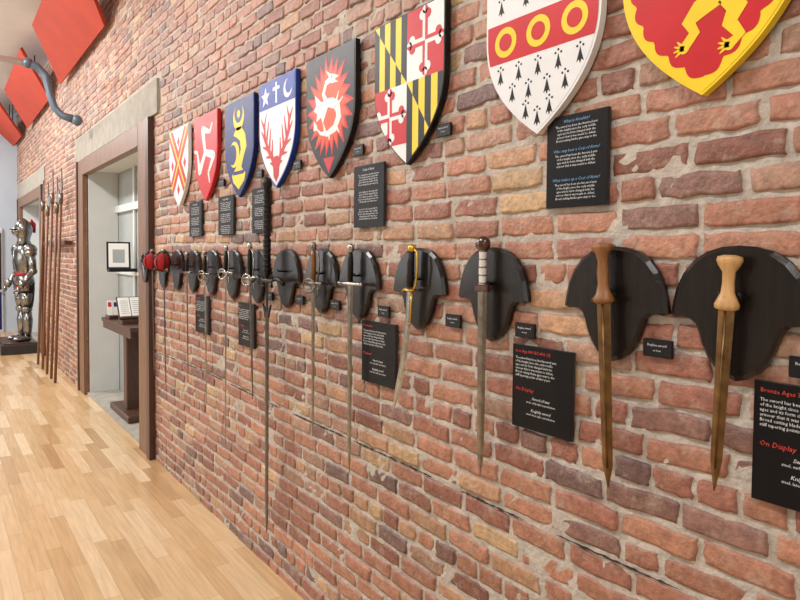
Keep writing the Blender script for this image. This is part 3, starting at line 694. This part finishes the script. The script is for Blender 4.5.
# ---------------------------------------------------------- suit of armor on platform
b=B(); b.box(-13.45,-12.25,-0.60,-0.05,0.0,0.16,'platform',bev=0.01); b.box(-13.4,-12.3,-0.56,-0.07,0.16,0.18,'darkwood'); b.obj('display_platform',(0,0,ZF))
b=B(); A='armor'
for sx in(-1,1):
    x=sx*0.13
    b.ball((x,-0.09,0.05),(0.055,0.15,0.05),A); b.ball((x,0.0,0.07),(0.05,0.06,0.07),A)
    b.lathe([(0.05,0.08),(0.065,0.2),(0.078,0.36),(0.062,0.50)],A,14,T=Matrix.Translation((x,0,0)))
    b.ball((x,-0.01,0.55),(0.072,0.085,0.075),A); b.plate([(x+sx*0.04,0.50),(x+sx*0.12,0.55),(x+sx*0.04,0.60)],-0.01,0.01,A)
    b.lathe([(0.07,0.58),(0.09,0.70),(0.105,0.9),(0.10,1.0)],'leather',14,T=Matrix.Translation((x*0.95,0.01,0)))
    b.lathe([(0.075,0.60),(0.097,0.70),(0.11,0.82)],A,14,T=Matrix.Translation((x*0.95,-0.008,0)))
    for k in range(4): b.lathe([(0.125-0.004*k,0.90-0.05*(k-1)),(0.118,0.97-0.05*(k-1))],A,14,T=Matrix.Translation((x*0.85,-0.01,0.06)))
    sh=(sx*0.25,0,1.56)
    b.ball(sh,(0.115,0.115,0.10),A); b.ball((sx*0.27,0,1.50),(0.10,0.105,0.08),A)
    b.tube([(sx*0.28,0,1.5),(sx*0.31,0.02,1.3),(sx*0.32,0.02,1.22)],[0.07,0.06,0.055],A,12)
    b.ball((sx*0.32,0.02,1.2),(0.068,0.07,0.065),A)
    b.tube([(sx*0.32,0.02,1.2),(sx*0.32,-0.09,1.04),(sx*0.30,-0.17,0.95)],[0.055,0.052,0.045],A,12)
    b.lathe([(0.045,0.0),(0.07,0.12)],A,12,T=Matrix.Translation((sx*0.30,-0.17,0.92))@Matrix.Rotation(math.radians(-25),4,'X'))
    b.ball((sx*0.295,-0.2,0.89),(0.045,0.035,0.05),A)
    for k in range(4): b.tube([(sx*0.295+(k-1.5)*0.02,-0.21,0.86),(sx*0.295+(k-1.5)*0.021,-0.235,0.81),(sx*0.295+(k-1.5)*0.02,-0.215,0.775)],0.011,A,6)
    b.tube([(sx*0.255,-0.21,0.90),(sx*0.235,-0.24,0.86),(sx*0.245,-0.25,0.83)],0.012,A,6)
b.lathe([(0.20,0.96),(0.19,1.05),(0.155,1.14),(0.18,1.24),(0.215,1.40),(0.20,1.54),(0.12,1.62),(0.075,1.66),(0.07,1.74)],A,20,sy=0.78)
b.lathe([(0.165,1.11),(0.175,1.14),(0.165,1.17)],'red_cloth',20,sy=0.82)
b.lathe([(0.19,0.84),(0.185,0.97)],'red_cloth',18,sy=0.7)
b.tube([(0,-0.15,1.15),(0,-0.175,1.35),(0,-0.15,1.55)],0.01,A,6)
b.lathe([(0.11,1.66),(0.085,1.72),(0.10,1.78),(0.125,1.86),(0.13,1.93),(0.11,2.0),(0.06,2.05),(0.005,2.065)],A,18,sy=1.1)
b.ball((0,-0.09,1.87),(0.085,0.10,0.085),A); b.box(-0.075,0.075,-0.195,-0.12,1.895,1.91,'dark'); b.tube([(0,-0.12,2.0),(0,0,2.085),(0,0.12,2.0)],0.014,A,6)
b.tube([(0,0.10,1.98),(0,0.13,2.06),(0,0.16,2.0),(0,0.17,1.85)],[0.02,0.03,0.035,0.02],'red_cloth',8)
o=b.obj('suit_of_armor',(-12.62,-0.22,ZF+0.18),rot=(0,0,math.radians(14)))

# ---------------------------------------------------------- lights
def area(name,loc,size,sizey,power,col=(1,1,1),target=None):
    l=bpy.data.lights.new(name,'AREA'); l.shape='RECTANGLE'; l.size=size; l.size_y=sizey; l.energy=power; l.color=col
    o=bpy.data.objects.new(name,l); o.location=loc
    if target: o.rotation_euler=(Vector(target)-Vector(loc)).to_track_quat('-Z','Y').to_euler()
    scene.collection.objects.link(o)
for i,x in enumerate((-14,-10.5,-7,-3.5,0.5)):
    area('ceiling_light',(x,-2.6,H-0.15),1.4,0.5,[140,138,128,88,70][i],(1.0,0.99,0.975),(x+0.3,-1.2,0))
area('window_daylight',(-9.0,YB+0.3,2.6),8,2.6,205,(0.93,0.97,1.0),(-7,0,1.5))
area('window_daylight',(0.5,YB+0.3,2.4),4,2.4,56,(0.93,0.97,1.0),(-1,0,1.5))
w=bpy.data.worlds.new('World'); scene.world=w; w.use_nodes=True; w.node_tree.nodes['Background'].inputs[0].default_value=(0.8,0.85,0.9,1); w.node_tree.nodes['Background'].inputs[1].default_value=0.5

# ---------------------------------------------------------- camera
cam=bpy.data.cameras.new('Camera'); co=bpy.data.objects.new('Camera',cam); scene.collection.objects.link(co); scene.camera=co
th=math.radians(36); pt=math.radians(2.0); al=math.radians(0.5)
f=Vector((-math.cos(th)*math.cos(pt),math.sin(th)*math.cos(pt),-math.sin(pt))); r=Vector((math.sin(th),math.cos(th),0)); u=r.cross(f)
cu=u*math.cos(al)-r*math.sin(al); cr=r*math.cos(al)+u*math.sin(al)
mt=Matrix((( cr.x,cu.x,-f.x,0),(cr.y,cu.y,-f.y,-1.45),(cr.z,cu.z,-f.z,1.8),(0,0,0,1)))
co.matrix_world=mt
cam.sensor_width=36; cam.lens=28.8; cam.shift_y=-0.028; cam.clip_start=0.05
